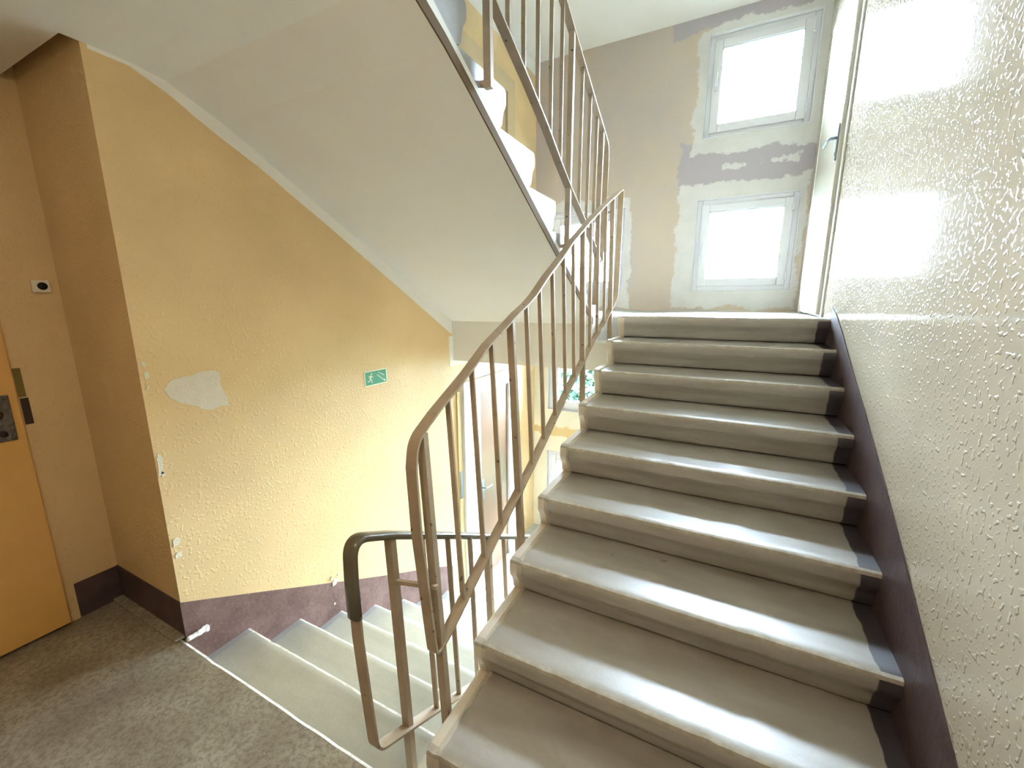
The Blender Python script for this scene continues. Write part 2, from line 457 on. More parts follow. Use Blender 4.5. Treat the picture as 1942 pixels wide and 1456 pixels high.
# ------------------------------------------------------------------ stair flights
PROF = [(R + 0.070, 0), (0.045, 0), (0.016, 0), (0.0045, -0.0045), (0.0, -0.016), (0.0, -0.052), (0.005, -0.066), (0.020, -0.084), (0.029, -0.108),
        (0.035, -0.136), (0.046, -0.152), (0.070, -0.160)]
def make_step(x0, x1, y, z, sgn, mats, parent, seed, curb=None, wear=1.0):
    xs = [x0 + (x1 - x0) * i / 44 for i in range(45)]
    lift = {}
    if curb == 'low':
        xs = [x0, x0 + 0.006, x0 + 0.036, x0 + 0.046] + [v for v in xs if v > x0 + 0.055]
        lift = {0: 0.4, 1: 1.0, 2: 1.0, 3: 0.0}
    m = len(PROF); V, F, mi = [], [], []
    for i, x in enumerate(xs):
        w = noise.noise(Vector((x * 7 + seed, seed, 0))) * 0.5 + noise.noise(Vector((x * 24 + seed, 3, seed))) * 0.5
        chip = max(0.0, w - 0.18) * 0.028 * wear + abs(noise.noise(Vector((x * 60, seed, 1)))) * 0.003 * wear
        sag = noise.noise(Vector((x * 2.0 + seed, 5, 0))) * 0.003
        L = lift.get(i, 0.0) * 0.011
        for j, (d, zz) in enumerate(PROF):
            dd, zl = d, zz + sag
            if j in (2, 3, 4): dd += chip; zl -= chip * 0.45
            if j in (5, 6): dd += chip * 0.35
            if L:
                dd -= L * (1 if 3 <= j <= 10 else 0); zl += L if j <= 4 else 0
            V.append((x, y + sgn * dd, z + zl))
    n = len(xs)
    for i in range(n - 1):
        for j in range(m):
            F.append((i * m + j, i * m + (j + 1) % m, (i + 1) * m + (j + 1) % m, (i + 1) * m + j)); mi.append(1 if j in (2, 3) else 0)
    F += [tuple(range(m)), tuple(range(n * m - 1, n * m - m - 1, -1))]; mi += [0, 0]
    o = mesh_obj('step', V, F, None, parent, 'angle', mats, mi)
    return o

up = empty('stair_flight', (XS, 0, 0), 'broad beige grey concrete stairs rising to the half landing with windows', 'staircase')
for k in range(1, 9): make_step(XS, XR - 0.002, (k - 1) * R, k * H, 1, [M['step_up'], M['edge_up']], up, k * 3.7, 'low')
# topmost riser: the landing nosing
make_step(XS, XR - 0.002, 8 * R, 9 * H, 1, [M['step_up'], M['edge_up']], up, 41.0, None)
prism('slab', 'x', XS, XR - 0.002, [(0.07, 0.0), (0.07 + 9 * R, 9 * H), (0.07 + 9 * R, 9 * H - 0.2), (2.2, 1.03), (0.36, 0.0), (0.36, -0.2), (0.0, -0.2), (0.0, 0.0)], M['ceiling'], up)

dn = empty('stair_flight', (XL, 0, -9 * H), 'pale green grey stairs descending along the yellow wall', 'staircase')
for j in range(1, 9): make_step(XL + 0.001, XD, -0.030 + j * R, -j * H, -1, [M['step_down'], M['edge']], dn, 60 + j * 2.9, None, 0.6)
prism('slab', 'x', XL + 0.001, XD, [(-0.03, -H + 0.07 / R * H - 0.0388), (-0.03 - 0.07 + 9 * R, -9 * H), (2.311, -9 * H), (2.311, -9 * H - 0.2), (2.0, -9 * H - 0.2), (-0.03, -0.45)], M['ceiling'], dn)

ov = empty('stair_flight', (XL, 2.311, ZU), 'white flight with sloping underside overhead going up from the half landing', 'staircase')
Y3 = 2.311
for k in range(1, 9): make_step(XL + 0.001, XD, Y3 - (k - 1) * R, ZU + k * H, -1, [M['step_over'], M['step_over']], ov, 100 + k * 3.3, None, 0.35)
def soff(y): return 1.478 + 0.556 * (2.027 - y)
SOF = [(2.205, soff(2.205)), (1.6, soff(1.6)), (1.0, soff(1.0)), (0.6, soff(0.6)), (0.44, soff(0.44) - 0.004), (0.34, soff(0.34) - 0.016), (0.24, 2.443), (0.12, 2.461), (0.0, ZC), (-0.072, ZC)]
prism('slab', 'x', XL + 0.001, XD, SOF + [(-0.072, ZU + (Y3 + 0.002) / R * H), (Y3 - 0.07, ZU), (2.311, ZU), (2.311, 1.244), (2.205, 1.244)], M['ceiling'], ov)
prism('edge_strip', 'x', XD, XD + 0.006, [(y, z) for y, z in SOF[:-1]] + [(y, z + 0.042) for y, z in reversed(SOF[:-1])], M['stripe'], ov)

o4 = empty('stair_flight', (XS, 0.0, 2.88), 'next flight overhead above the rising stairs', 'staircase')
prism('slab', 'x', XS, XR - 0.002, [(0.0, 2.88), (0.0, 2.6), (2.311, 4.12), (2.384, 4.13), (2.384, 4.32)], M['ceiling'], o4)
for k in range(1, 9): make_step(XS, XR - 0.002, (k - 1) * R, 2.88 + k * H, 1, [M['step_up'], M['edge']], o4, 150 + k, None, 0.3)

# ------------------------------------------------------------------ skirtings, paint strips
def strip_on_wall(name, axis_x, thick, lower, upper, mat, label):
    """thin board on a wall plane x = axis_x, bounded by two polylines in (y, z)"""
    poly = list(lower) + list(reversed(upper))
    return tag(prism(name, 'x', axis_x, axis_x + thick, poly, mat), label, 'skirting', kind='structure')
def band(name, axis_x, thick, ys, lo, hi, mat, label, cat='skirting'):
    V, F = [], []
    for y, a, b in zip(ys, lo, hi):
        V += [(axis_x, y, a), (axis_x, y, b), (axis_x + thick, y, b), (axis_x + thick, y, a)]
    for i in range(len(ys) - 1):
        for j in range(4): F.append((i * 4 + j, i * 4 + (j + 1) % 4, i * 4 + 4 + (j + 1) % 4, i * 4 + 4 + j))
    F += [(0, 1, 2, 3), (len(V) - 1, len(V) - 2, len(V) - 3, len(V) - 4)]
    return tag(mesh_obj(name, V, F, mat), label, cat, kind='structure')
ys = [-0.15, 0.0, 0.291, 0.584, 0.843, 1.341, 1.641, 2.0, 2.2, 2.311]
band('baseboard_right', XR - 0.005, 0.004, ys, [0.0] + [max(0.0, -0.12 + 0.554 * y) for y in ys[1:]], [0.28, 0.37, 0.528, 0.688, 0.83, 1.080, 1.218, 1.395, 1.478, 1.505], M['skirt_dark'], 'dark plum painted skirting climbing the right wall beside the steps')
ys = [YN - 0.004, 0.30, 0.861, 1.3, 1.721, 2.09]
band('baseboard_left', XL, 0.005, ys, [-0.16, -0.55, -0.85, -1.1, -1.35, -1.44], [0.190, 0.018, -0.284, -0.515, -0.728, -0.925], M['skirt'], 'oxblood painted skirting sloping down the yellow wall')
tag(box('baseboard_niche', (XN, XL + 0.004, YN - 0.005, YN, 0.0, 0.188), M['skirt_dark']), 'dark skirting on the niche face next to the wall corner', 'skirting', kind='structure')
tag(box('trim_6', (XN, XL - 0.004, YN - 0.045, YN, 0.0, 0.014), M['floor'], None, 0.004), 'worn cement ledge along the foot of the niche', 'ledge', kind='structure')
tag(box('baseboard_entry', (XN, XN + 0.005, -0.235, YN - 0.005, 0.0, 0.185), M['skirt_dark']), 'short dark skirting between the orange door and the niche corner', 'skirting', kind='structure')
tag(box('baseboard_back', (XN + 0.01, XR - 0.01, YB, YB + 0.005, 0.0, 0.185), M['skirt_dark']), 'dark skirting behind the viewer', 'skirting', kind='structure')
ys = [0.0, 0.12, 0.24, 0.34, 0.44, 0.6, 1.0, 1.6, 2.15, 2.2]
top = [2.466, 2.461, 2.443] + [soff(y) for y in ys[3:]]
low = [2.452, 2.447, 2.398, 2.338, 2.286, 2.208, 1.978, 1.620, 1.290, 1.262]
band('trim_2', XL, 0.003, ys, low, [t + 0.01 for t in top], M['band'], 'white paint band on the yellow wall along the sloping soffit', 'paint band')
tag(box('trim_3', (XL, XL + 0.003, 2.150, YW, 0.985, 1.25), M['band']), 'white paint band on the wall under the half landing', 'paint band', kind='structure')
tag(box('trim_4', (XL, XL + 0.003, 2.0, YW, 3.98, ZCU), M['band']), 'white paint band under the ceiling of the upper half landing', 'paint band', kind='structure')

# ------------------------------------------------------------------ railings
FLAT = [(-0.020, -0.004), (0.020, -0.004), (0.020, 0.004), (-0.020, 0.004)]
def bar(name, B, T, wx, wy, mat, parent):
    V = []
    for p in (B, T):
        for sx, sy in ((-1, -1), (1, -1), (1, 1), (-1, 1)): V.append((p[0] + sx * wx / 2, p[1] + sy * wy / 2, p[2]))
    F = [(0, 1, 2, 3), (4, 7, 6, 5)] + [(i, (i + 1) % 4, 4 + (i + 1) % 4, 4 + i) for i in range(4)]
    return mesh_obj(name, V, F, mat, parent)
def stub(name, a, b, rad, mat, parent): return tube(name, [a, b], rad, mat, parent, 10)

# railing of the rising flight (nearest)
r2 = empty('stair_railing', (-0.16, 0.137, 0.0), 'brown flat bar railing of the rising stairs with kinked handrail, nearest railing', 'railing', 'railings')
loop = [(-0.177, 0.100, 0.405), (-0.205, 0.082, 0.85), (-0.214, 0.084, 1.06), (-0.2175, 0.102, 1.142), (-0.217, 0.200, 1.203), (-0.215, 0.379, 1.298), (-0.213, 0.531, 1.390), (-0.210, 0.669, 1.453), (-0.208, 0.768, 1.501),
        (-0.206, 0.859, 1.537), (-0.205, 0.942, 1.578), (-0.203, 1.08, 1.666), (-0.2, 1.258, 1.765), (-0.1985, 1.403, 1.856), (-0.194, 1.664, 1.992), (-0.189, 1.973, 2.142), (-0.181, 2.418, 2.338),
        (-0.178, 2.395, 1.955), (-0.174, 2.362, 1.570), (-0.173, 2.037, 1.400), (-0.174, 1.703, 1.246), (-0.173, 1.37, 1.083), (-0.173, 0.851, 0.787), (-0.173, 0.439, 0.580), (-0.173, 0.176, 0.441), (-0.177, 0.100, 0.405)]
rad = [0] * len(loop); rad[3] = 0.10; rad[16] = 0.035; rad[18] = 0.05
lp = fillet(loop[:-1] + [loop[-1]], rad)
# close with a rounded lower corner
lp = lp[:-1]
def round_start(pts, d=0.03, seg=5):
    P0, Pn, P1 = Vector(pts[0]), Vector(pts[-1]), Vector(pts[1])
    a = P0 + (Pn - P0).normalized() * d; b = P0 + (P1 - P0).normalized() * d
    arc = [a * (1 - t) ** 2 + P0 * 2 * t * (1 - t) + b * t ** 2 for t in [k / seg for k in range(seg + 1)]]
    return arc + list(pts[1:])
sweep('handrail_loop', round_start(lp), FLAT, M['rail'], r2, closed=True)
B2 = [('p', (-0.155, 0.137, 0.02), (-0.2125, 0.137, 1.158)), ('b', (-0.174, 0.275, 0.498), (-0.212, 0.275, 1.236)), ('b', (-0.174, 0.424, 0.575), (-0.212, 0.424, 1.322)), ('b', (-0.174, 0.563, 0.648), (-0.210, 0.563, 1.403)),
      ('p', (-0.157, 0.725, 0.420), (-0.209, 0.725, 1.477)), ('b', (-0.173, 0.868, 0.795), (-0.206, 0.868, 1.539)), ('b', (-0.173, 1.007, 0.875), (-0.204, 1.007, 1.617)), ('b', (-0.173, 1.157, 0.96), (-0.2015, 1.157, 1.707)),
      ('b', (-0.174, 1.308, 1.045), (-0.2, 1.308, 1.794)), ('b', (-0.174, 1.447, 1.122), (-0.198, 1.447, 1.877)), ('p', (-0.166, 1.601, 0.90), (-0.195, 1.601, 1.958)), ('b', (-0.174, 1.737, 1.260), (-0.192, 1.737, 2.026)),
      ('b', (-0.174, 1.891, 1.333), (-0.190, 1.891, 2.101)), ('b', (-0.174, 2.05, 1.405), (-0.1875, 2.05, 2.175)), ('p', (-0.166, 2.20, 1.22), (-0.184, 2.20, 2.240))]
for t, b, tp in B2:
    if t == 'p':
        bar('post', b, tp, 0.030, 0.022, M['rail'], r2)
        stub('bracket', (b[0] + 0.005, b[1], b[2] + 0.03), (XS + 0.02, b[1], b[2] + 0.03), 0.012, M['rail'], r2)
    else: bar('baluster', b, tp, 0.019, 0.008, M['rail'], r2)
# tie bar from the lower railing post to this railing
bar_c = mesh_obj('tie_bar', *[[(-0.30, 0.05, 0.664), (-0.165, 0.115, 0.642), (-0.165, 0.115, 0.656), (-0.30, 0.05, 0.678), (-0.30, 0.062, 0.664), (-0.165, 0.127, 0.642), (-0.165, 0.127, 0.656), (-0.30, 0.062, 0.678)],
        [(0, 1, 2, 3), (4, 7, 6, 5), (0, 4, 5, 1), (1, 5, 6, 2), (2, 6, 7, 3), (3, 7, 4, 0)]], M['rail'], r2)

# railing of the descending flight
r1 = empty('stair_railing', (-0.268, 0.066, -0.02), 'railing of the descending stairs with olive plastic sleeved handrail', 'railing', 'railings')
hand1 = [(-0.270, -0.088, 0.182), (-0.280, -0.096, 0.418), (-0.290, -0.098, 0.585), (-0.300, -0.092, 0.773), (-0.306, -0.082, 0.893), (-0.308, 0.064, 0.823), (-0.309, 0.390, 0.645), (-0.310, 0.957, 0.331), (-0.310, 1.6, -0.025), (-0.305, 2.30, -0.41), (-0.29, 2.30, -1.08)]
rad1 = [0, 0, 0, 0, 0.075, 0, 0, 0, 0, 0.07, 0]
bot1 = [(-0.285, 2.28, -1.10), (-0.27, 1.6, -0.745), (-0.270, 0.391, -0.070), (-0.269, 0.198, 0.036), (-0.268, 0.047, 0.116), (-0.270, -0.088, 0.182)]
lp1 = fillet(hand1, rad1) + [Vector(p) for p in bot1[:-1]]
sweep('handrail_loop', round_start(lp1, 0.035), FLAT, M['rail'], r1, closed=True)
SLEEVE = [(0.026 * math.cos(a), 0.013 * math.sin(a) + 0.003) for a in [2 * math.pi * k / 14 for k in range(14)]]
SLEEVE = [(max(-0.024, min(0.024, x * 1.15)), y) for x, y in SLEEVE]
sleeve_path = fillet([(-0.2935, -0.0965, 0.655), (-0.300, -0.092, 0.773), (-0.306, -0.082, 0.893), (-0.308, 0.064, 0.823), (-0.309, 0.390, 0.645), (-0.310, 0.957, 0.331), (-0.310, 1.6, -0.025), (-0.306, 2.25, -0.385)], [0, 0, 0.085, 0, 0, 0, 0, 0], 8)
sweep('handrail_sleeve', sleeve_path, SLEEVE, M['sleeve'], r1, False, True)
B1 = [('p', (-0.262, 0.066, -0.24), (-0.303, 0.066, 0.822)), ('b', (-0.269, 0.215, 0.026), (-0.300, 0.215, 0.74)), ('b', (-0.270, 0.363, -0.055), (-0.300, 0.363, 0.66)), ('b', (-0.270, 0.508, -0.136), (-0.294, 0.508, 0.58)),
      ('p', (-0.268, 0.655, -0.33), (-0.298, 0.655, 0.50))]
for i in range(10):
    y = 0.815 + i * 0.145
    B1.append(('p' if i in (4, 9) else 'b', (-0.272, y, -0.07 - (y - 0.391) * 0.558 - (0.12 if i in (4, 9) else 0)), (-0.300, y, 0.645 - (y - 0.39) * 0.5535)))
for t, b, tp in B1:
    if t == 'p':
        bar('post', b, tp, 0.030, 0.022, M['rail'], r1)
        stub('bracket', (b[0], b[1], b[2] + 0.02), (XD - 0.02, b[1], b[2] + 0.02), 0.012, M['rail'], r1)
    else: bar('baluster', b, tp, 0.019, 0.008, M['rail'], r1)

# railing of the flight overhead
r3 = empty('stair_railing', (-0.27, 0.671, 2.3), 'railing of the flight overhead seen from below against the window wall', 'railing', 'railings')
hand3 = [(-0.270, 2.245, 1.80), (-0.267, 2.262, 2.057), (-0.264, 2.272, 2.263), (-0.259, 2.268, 2.590), (-0.2625, 1.985, 2.722), (-0.265, 1.80, 2.813), (-0.268, 1.616, 2.905), (-0.27, 1.412, 3.003), (-0.272, 0.8, 3.315), (-0.272, 0.02, 3.72)]
bot3 = [(-0.27, 0.02, 2.97), (-0.27, 0.728, 2.604), (-0.27, 0.991, 2.478), (-0.27, 1.204, 2.371), (-0.27, 1.384, 2.262), (-0.27, 1.566, 2.163), (-0.27, 1.788, 2.058), (-0.27, 1.93, 1.985), (-0.27, 2.104, 1.890)]
lp3 = fillet(hand3 + bot3, [0, 0, 0, 0.07, 0, 0, 0, 0, 0, 0.07, 0.05] + [0] * (len(bot3) - 1))
sweep('handrail_loop', round_start(lp3, 0.05), FLAT, M['rail'], r3, closed=True)
B3 = [('p', (-0.268, 0.671, 2.322), (-0.272, 0.671, 3.37)), ('b', (-0.27, 0.83, 2.557), (-0.272, 0.83, 3.295)), ('b', (-0.27, 0.971, 2.489), (-0.272, 0.971, 3.225)), ('b', (-0.27, 1.119, 2.415), (-0.271, 1.119, 3.15)),
      ('b', (-0.27, 1.275, 2.330), (-0.270, 1.275, 3.07)), ('b', (-0.27, 1.415, 2.247), (-0.269, 1.415, 2.999)), ('p', (-0.272, 1.553, 1.84), (-0.267, 1.553, 2.934)), ('b', (-0.27, 1.734, 2.085), (-0.266, 1.734, 2.843)),
      ('b', (-0.27, 1.89, 2.007), (-0.265, 1.89, 2.768)), ('b', (-0.27, 2.032, 1.93), (-0.262, 2.032, 2.698)), ('p', (-0.274, 2.150, 1.52), (-0.261, 2.150, 2.642)), ('b', (-0.27, 0.40, 2.775), (-0.272, 0.40, 3.52))]
for t, b, tp in B3:
    if t == 'p':
        bar('post', b, tp, 0.030, 0.022, M['rail'], r3)
        stub('bracket', (b[0], b[1], b[2] + 0.02), (XD - 0.02, b[1], b[2] + 0.02), 0.012, M['rail'], r3)
    else: bar('baluster', b, tp, 0.019, 0.008, M['rail'], r3)
stub('tie_bar', (-0.262, 2.16, 2.145), (-0.180, 2.20, 2.145), 0.006, M['rail'], r3)

# ------------------------------------------------------------------ windows
WL = ['upper window beside the white door', 'lower window beside the white door', 'window behind the railings on the upper half landing',
      'upper lawn-facing window of the lower half landing', 'lowest window seen below the rising stairs',
      'window of the lower half landing added unseen behind the stairs for daylight']
def make_window(i, x0, x1, z0, z1):
    w = bpy.data.objects.new('window_%d' % (i + 1), None); COL.objects.link(w); w.location = (x0, YW, z0)
    tag(w, 'white plastic ' + WL[i], 'window', kind='structure')
    yf = YW + 0.035
    def ring(name, a0, a1, c0, c1, t, ya, yb, mat, parent, bev):
        parts = [box_vf(a0, a0 + t, ya, yb, c0, c1), box_vf(a1 - t, a1, ya, yb, c0, c1), box_vf(a0 + t, a1 - t, ya, yb, c0, c0 + t), box_vf(a0 + t, a1 - t, ya, yb, c1 - t, c1)]
        V, F = join_vf(parts)
        o = mesh_obj(name, V, F, mat, parent)
        md = o.modifiers.new('bevel', 'BEVEL'); md.width = bev; md.segments = 2
        return o
    ring('frame', x0, x1, z0, z1, 0.048, yf, yf + 0.07, M['upvc'], w, 0.004)
    e = 0.040
    s = ring('sash', x0 + e, x1 - e, z0 + e, z1 - e, 0.072, yf - 0.014, yf + 0.05, M['upvc'], w, 0.006)
    g = e + 0.070
    ring('gasket', x0 + g, x1 - g, z0 + g, z1 - g, 0.006, yf - 0.006, yf + 0.03, M['upvc_dark'], s, 0.001)
    box('pane', (x0 + g, x1 - g, yf + 0.012, yf + 0.016, z0 + g, z1 - g), M['glass'], s)
    hx, hz = x0 + e + 0.036, (z0 + z1) / 2
    hd = box('handle', (hx - 0.013, hx + 0.013, yf - 0.024, yf - 0.013, hz - 0.035, hz + 0.035), M['upvc'], s, 0.003)
    box('lever', (hx - 0.009, hx + 0.009, yf - 0.050, yf - 0.038, hz - 0.115, hz + 0.010), M['upvc'], hd, 0.004) if i != 0 else box('lever', (hx - 0.009, hx + 0.009, yf - 0.050, yf - 0.038, hz - 0.01, hz + 0.115), M['upvc'], hd, 0.004)
    box('lever_neck', (hx - 0.007, hx + 0.007, yf - 0.042, yf - 0.02, hz - 0.007, hz + 0.007), M['upvc'], hd)
    for zz in (z0 + 0.09, z1 - 0.16):
        box('hinge_cap', (x1 - e - 0.012, x1 - e + 0.008, yf - 0.028, yf - 0.010, zz, zz + 0.075), M['upvc'], w, 0.003)
    # plaster bead round the opening
    ring('reveal_bead', x0 - 0.008, x1 + 0.008, z0 - 0.008, z1 + 0.008, 0.009, YW - 0.006, YW + 0.03, M['upvc'], w, 0.003)
for i, b in enumerate(WINS): make_window(i, *b)

# ------------------------------------------------------------------ doors
# white door on the right wall of the upper half landing
d1 = bpy.data.objects.new('door_1', None); COL.objects.link(d1); d1.location = (XR, 3.05, ZU)
tag(d1, 'glossy white door on the half landing next to the windows', 'door', kind='structure')
box('leaf', (XR - 0.030, XR - 0.002, 2.67, 3.50, ZU + 0.012, 3.53), M['door_white'], d1, 0.003)
V, F = join_vf([box_vf(XR - 0.022, XR - 0.001, 3.508, 3.62, ZU, 3.60), box_vf(XR - 0.010, XR - 0.001, 2.60, 2.662, ZU, 3.60), box_vf(XR - 0.022, XR - 0.001, 2.662, 3.508, 3.538, 3.60)])
mesh_obj('frame', V, F, M['frame_white'], d1)
hp = box('handle_plate', (XR - 0.038, XR - 0.030, 2.695, 2.735, 2.42, 2.64), M['steel'], d1, 0.003)
tube('handle', fillet([(XR - 0.034, 2.715, 2.56), (XR - 0.080, 2.715, 2.56), (XR - 0.086, 2.83, 2.545)], [0, 0.02, 0], 6), 0.009, M['steel'], hp)
box('keyhole', (XR - 0.040, XR - 0.037, 2.711, 2.719, 2.455, 2.475), M['black'], hp)

# orange entry door at the left
d2 = bpy.data.objects.new('door_2', None); COL.objects.link(d2); d2.location = (XN, -0.7, 0)
tag(d2, 'orange painted flat door at the left edge with chrome lock plate', 'door', kind='structure')
box('leaf', (XN + 0.002, -2.130, -1.13, -0.235, 0.022, 2.06), M['door_orange'], d2, 0.004)
box('frame', (XN, XN + 0.006, -0.236, -0.192, 0.0, 2.12), M['wall_yellow'], d2)
lp_ = box('lock_plate', (-2.130, -2.122, -0.345, -0.262, 0.965, 1.165), M['chrome'], d2, 0.004)
tube('knob', [(-2.124, -0.318, 1.09), (-2.10, -0.318, 1.09), (-2.085, -0.318, 1.09)], 0.024, M['chrome'], lp_, 14)
tube('cylinder', [(-2.124, -0.302, 1.00), (-2.112, -0.302, 1.00)], 0.013, M['dark_metal'], lp_, 12)
for zz in (0.978, 1.152): tube('screw', [(-2.123, -0.276, zz), (-2.119, -0.276, zz)], 0.006, M['chrome'], lp_, 8)
box('strike_plate', (XN + 0.004, XN + 0.009, -0.222, -0.196, 1.015, 1.135), M['dark_metal'], d2, 0.001)
box('bare_putty', (XN + 0.004, XN + 0.008, -0.224, -0.200, 1.14, 1.27), M['olive'], d2, 0.001)

# brown door on the lower half landing and its twin one storey up
def side_door(n, z, leaf_mat, frame_mat, label):
    d = bpy.data.objects.new('door_%d' % n, None); COL.objects.link(d); d.location = (XL, 2.9, z)
    tag(d, label, 'door', kind='structure')
    box('leaf', (XL + 0.001, XL + 0.012, 2.595, 3.20, z + 0.01, z + 2.10), leaf_mat, d, 0.002)
    V, F = join_vf([box_vf(XL, XL + 0.035, 2.31, 2.592, z, z + 2.25), box_vf(XL, XL + 0.035, 3.203, 3.36, z, z + 2.25), box_vf(XL, XL + 0.035, 2.592, 3.203, z + 2.103, z + 2.25)])
    mesh_obj('frame', V, F, frame_mat, d)
    hp = box('handle_plate', (XL + 0.012, XL + 0.018, 2.625, 2.665, z + 0.95, z + 1.17), M['steel'], d, 0.002)
    tube('handle', fillet([(XL + 0.015, 2.645, z + 1.08), (XL + 0.06, 2.645, z + 1.08), (XL + 0.062, 2.76, z + 1.08)], [0, 0.015, 0], 5), 0.008, M['steel'], hp)
    return d
side_door(3, ZD, M['door_brown'], M['frame_white'], 'brown door in a white frame on the lower half landing')
side_door(4, ZU, M['door_tan'], M['door_tan'], 'tan door on the left wall of the upper half landing')
st = tag(box('trim_5', (XL, XL + 0.018, 2.225, 2.285, ZD, 0.74), M['ochre_strip']), 'narrow raw ochre board beside the brown door frame', 'board', kind='structure')
box('switch_plate', (XL + 0.018, XL + 0.024, 2.232, 2.272, -0.30, -0.03), M['steel'], st, 0.002)

# ------------------------------------------------------------------ exit sign
sy0, sy1, sz0, sz1 = 1.173, 1.381, 0.982, 1.086
es = empty('exit_sign', (XL, sy0, sz0), 'green emergency exit sign with running figure and stairs on the yellow wall', 'sign')
box('plate', (XL, XL + 0.005, sy0, sy1, sz0, sz1), M['sign_white'], es)
box('green_panel', (XL + 0.005, XL + 0.0058, sy0 + 0.008, sy1 - 0.008, sz0 + 0.007, sz1 - 0.007), M['sign_green'], es)
def sign_poly(name, polys):
    V, F = [], []
    for poly in polys:
        k = len(V); n = len(poly)
        for d in (0.0058, 0.0066): V += [(XL + d, sy0 + a, sz0 + b) for a, b in poly]
        F += [tuple(range(k, k + n)), tuple(range(k + 2 * n - 1, k + n - 1, -1))] + [(k + i, k + (i + 1) % n, k + n + (i + 1) % n, k + n + i) for i in range(n)]
    return mesh_obj(name, V, F, M['sign_white'], es)
def limb(a, b, w):
    d = Vector((b[0] - a[0], b[1] - a[1])); n = Vector((-d.y, d.x)).normalized() * w / 2
    return [(a[0] + n.x, a[1] + n.y), (a[0] - n.x, a[1] - n.y), (b[0] - n.x, b[1] - n.y), (b[0] + n.x, b[1] + n.y)]
head = [(0.062 + 0.0068 * math.cos(t), 0.082 + 0.0068 * math.sin(t)) for t in [2 * math.pi * k / 12 for k in range(12)]]
man = [head, limb((0.058, 0.073), (0.049, 0.047), 0.013), limb((0.057, 0.071), (0.042, 0.066), 0.006), limb((0.042, 0.068), (0.038, 0.056), 0.006), limb((0.059, 0.069), (0.067, 0.058), 0.006), limb((0.066, 0.059), (0.077, 0.060), 0.006),
       limb((0.051, 0.049), (0.062, 0.038), 0.0075), limb((0.061, 0.040), (0.062, 0.021), 0.0065), limb((0.061, 0.022), (0.068, 0.021), 0.005), limb((0.048, 0.050), (0.042, 0.033), 0.0075), limb((0.043, 0.034), (0.028, 0.032), 0.0065), limb((0.029, 0.030), (0.026, 0.037), 0.005)]
sign_poly('running_figure', man)
stairs = []
x, z = 0.108, 0.070
for k in range(4):
    stairs.append([(x, z), (x + 0.0165, z), (x + 0.0165, z - 0.004), (x, z - 0.004)]); stairs.append([(x + 0.0125, z - 0.0038), (x + 0.0165, z - 0.0038), (x + 0.0165, z - 0.0125), (x + 0.0125, z - 0.0125)])
    x += 0.0165; z -= 0.0125
stairs.append([(0.170, 0.022), (0.186, 0.031), (0.189, 0.012)])
sign_poly('stairs_symbol', stairs)
sign_poly('direction_bar', [limb((0.124, 0.089), (0.182, 0.056), 0.004)])

# ------------------------------------------------------------------ small things on walls and steps
db = empty('doorbell', (XN, -0.079, 1.60), 'white square doorbell with round black button by the orange door', 'doorbell')
box('housing', (XN, XN + 0.018, -0.110, -0.052, 1.596, 1.652), M['white_plastic'], db, 0.004)
tube('button', [(XN + 0.017, -0.078, 1.624), (XN + 0.021, -0.078, 1.624)], 0.0165, M['black'], db, 18)

def wall_patch(name, pts, mat, parent, thick=0.002, seed=0.0, sub=5, amp=0.004, x=XL):
    P = []
    n = len(pts)
    for i in range(n):
        a, b = Vector(pts[i]), Vector(pts[(i + 1) % n])
        for k in range(sub):
            q = a.lerp(b, k / sub)
            P.append((q.x + noise.noise(Vector((q.x * 60, q.y * 60, seed))) * amp, q.y + noise.noise(Vector((q.x * 60, q.y * 60, seed + 9))) * amp))
    return prism(name, 'x', x, x + thick, P, mat, parent)
wall_patch('plaster_patch', [(0.056, 1.182), (0.080, 1.214), (0.129, 1.226), (0.160, 1.222), (0.201, 1.238), (0.262, 1.236), (0.285, 1.215), (0.283, 1.160), (0.300, 1.110), (0.310, 1.055), (0.270, 1.062), (0.236, 1.052), (0.193, 1.060), (0.165, 1.085), (0.104, 1.112), (0.070, 1.145)], M['plaster'], wall_left, 0.0025, 2.0)
for i, (y, z, w, h) in enumerate([(0.000, 1.30, 0.007, 0.012), (0.004, 1.255, 0.009, 0.020), (-0.004, 0.86, 0.012, 0.055), (-0.001, 0.815, 0.008, 0.014), (0.004, 0.485, 0.016, 0.020), (0.006, 0.42, 0.014, 0.014), (0.0, 1.20, 0.005, 0.01)]):
    wall_patch('plaster_chip', [(y - w, z - h), (y + w * 0.6, z - h * 0.8), (y + w, z + h * 0.4), (y, z + h), (y - w * 0.8, z + h * 0.5)], M['chip'], wall_left, 0.003, 11.0 + i, 4, 0.006)
for i, (y, z, w, h) in enumerate([(0.800, -0.245, 0.022, 0.020), (0.775, -0.205, 0.007, 0.010), (0.83, -0.21, 0.005, 0.006), (0.78, -0.395, 0.006, 0.006), (1.62, -0.25, 0.022, 0.030)]):
    wall_patch('plaster_chip', [(y - w, z - h), (y + w * 0.6, z - h * 0.8), (y + w, z + h * 0.4), (y, z + h), (y - w * 0.8, z + h * 0.5)], M['chip'], wall_left, 0.009, 31.0 + i, 4, 0.008)

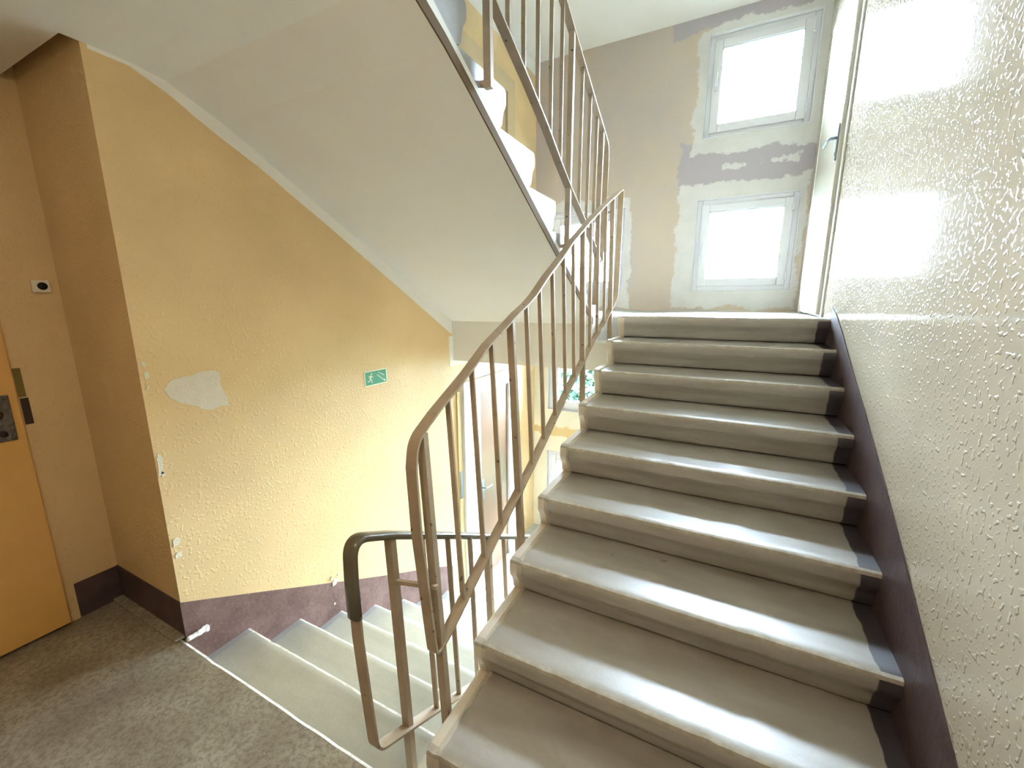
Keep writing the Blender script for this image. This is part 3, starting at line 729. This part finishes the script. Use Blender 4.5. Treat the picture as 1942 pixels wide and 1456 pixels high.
ps = empty('paper_scrap', (XL + 0.04, 0.0, -0.02), 'small white crumpled paper roll by the wall at the top descending step', 'litter')
V, F = [], []
pa, pb = Vector((XL + 0.034, -0.030, 0.011)), Vector((XL + 0.016, 0.062, -0.004))
t_ = (pb - pa).normalized(); sx_ = t_.cross(Vector((0, 0, 1))).normalized(); sz_ = sx_.cross(t_)
for i in range(9):
    c = pa.lerp(pb, i / 8)
    for k in range(10):
        a = 2 * math.pi * k / 10
        rr = 0.0125 * (1 + 0.45 * noise.noise(Vector((i * 0.9, math.cos(a) * 1.3, math.sin(a) * 1.3)))) * (0.8 + 0.5 * i / 8)
        V.append(c + sx_ * math.cos(a) * rr + sz_ * math.sin(a) * rr)
for i in range(8):
    for k in range(10): F.append((i * 10 + k, i * 10 + (k + 1) % 10, i * 10 + 10 + (k + 1) % 10, i * 10 + 10 + k))
F += [tuple(range(10)), tuple(range(89, 79, -1))]
mesh_obj('roll', V, F, M['paper'], ps)
mesh_obj('torn_corner', [pb, pb + sx_ * 0.012 + sz_ * 0.010, pb + t_ * 0.018 + sz_ * 0.006, pb + t_ * 0.002 - sz_ * 0.004, pb + sx_ * 0.010 + t_ * 0.012 + sz_ * 0.012], [(0, 1, 4, 2), (0, 3, 2)], M['paper'], ps)

# ------------------------------------------------------------------ unseen fill lamp, added to warm and brighten the near landing
def fill_lamp(x, y):
    lamp = empty('fill_lamp', (x, y, ZC), 'unseen round ceiling lamp added as warm fill light for the near landing', 'lamp')
    tube('base', [(x, y, ZC), (x, y, ZC - 0.03)], 0.150, M['white_plastic'], lamp, 28)
    g = NT('fill_lamp_glow')
    g.set((1.0, 0.9, 0.75, 1), 0.4)
    g.b.inputs['Emission Color'].default_value = (1.0, 0.80, 0.58, 1); g.b.inputs['Emission Strength'].default_value = LAMP
    V, F = [], []
    for i in range(9):
        a = math.pi / 2 * i / 8
        for k in range(24):
            t = 2 * math.pi * k / 24
            V.append((x + 0.14 * math.cos(a) * math.cos(t), y + 0.14 * math.cos(a) * math.sin(t), ZC - 0.03 - 0.09 * math.sin(a)))
    for i in range(8):
        for k in range(24): F.append((i * 24 + k, i * 24 + (k + 1) % 24, i * 24 + 24 + (k + 1) % 24, i * 24 + 24 + k))
    F.append(tuple(range(23, -1, -1)))
    mesh_obj('dome', V, F, g.m, lamp, True)
LAMP = 27.0
fill_lamp(0.15, -1.0)

# ------------------------------------------------------------------ outside
tag(mesh_obj('ground', [(-70, 4.6, -5.2), (60, 4.6, -5.2), (60, 120, -5.2), (-70, 120, -5.2)], [(0, 1, 2, 3)], M['lawn']), 'sunlit green lawn outside the windows', 'lawn', kind='structure')
def tree(x, y, z0, rx, rz, seed, label):
    rnd = random.Random(seed)
    t = empty('tree', (x, y, z0), label, 'tree', 'trees outside')
    tube('trunk', [(x, y, z0), (x + 0.1, y, z0 + rz * 0.7), (x, y, z0 + rz * 1.4)], 0.16, M['bark'], t, 8)
    V, F = [], []
    for i in range(2600):
        d = Vector((rnd.gauss(0, 1), rnd.gauss(0, 1), rnd.gauss(0, 1))).normalized()
        lump = 0.75 + 0.35 * noise.noise(d * 2.3 + Vector((seed, 0, 0)))
        rr = lump * (rnd.random() ** 0.35)
        c = Vector((x + d.x * rx * rr, y + d.y * rx * rr, z0 + rz * 1.15 + d.z * rz * rr))
        a = Vector((rnd.gauss(0, 1), rnd.gauss(0, 1), rnd.gauss(0, 1))).normalized() * 0.19
        b = a.cross(Vector((rnd.gauss(0, 1), rnd.gauss(0, 1), rnd.gauss(0, 1)))).normalized() * 0.12
        k = len(V); V += [c - a, c + b, c + a, c - b]; F.append((k, k + 1, k + 2, k + 3))
    o = mesh_obj('foliage', V, F, M['leaf'], t); o['kind'] = 'stuff'
tree(-5.4, 19.0, -5.2, 2.0, 2.4, 3, 'leafy tree outside on the right of the lower window')
tree(-9.5, 27.0, -5.2, 2.6, 2.6, 5, 'leafy tree outside farther back on the lawn')
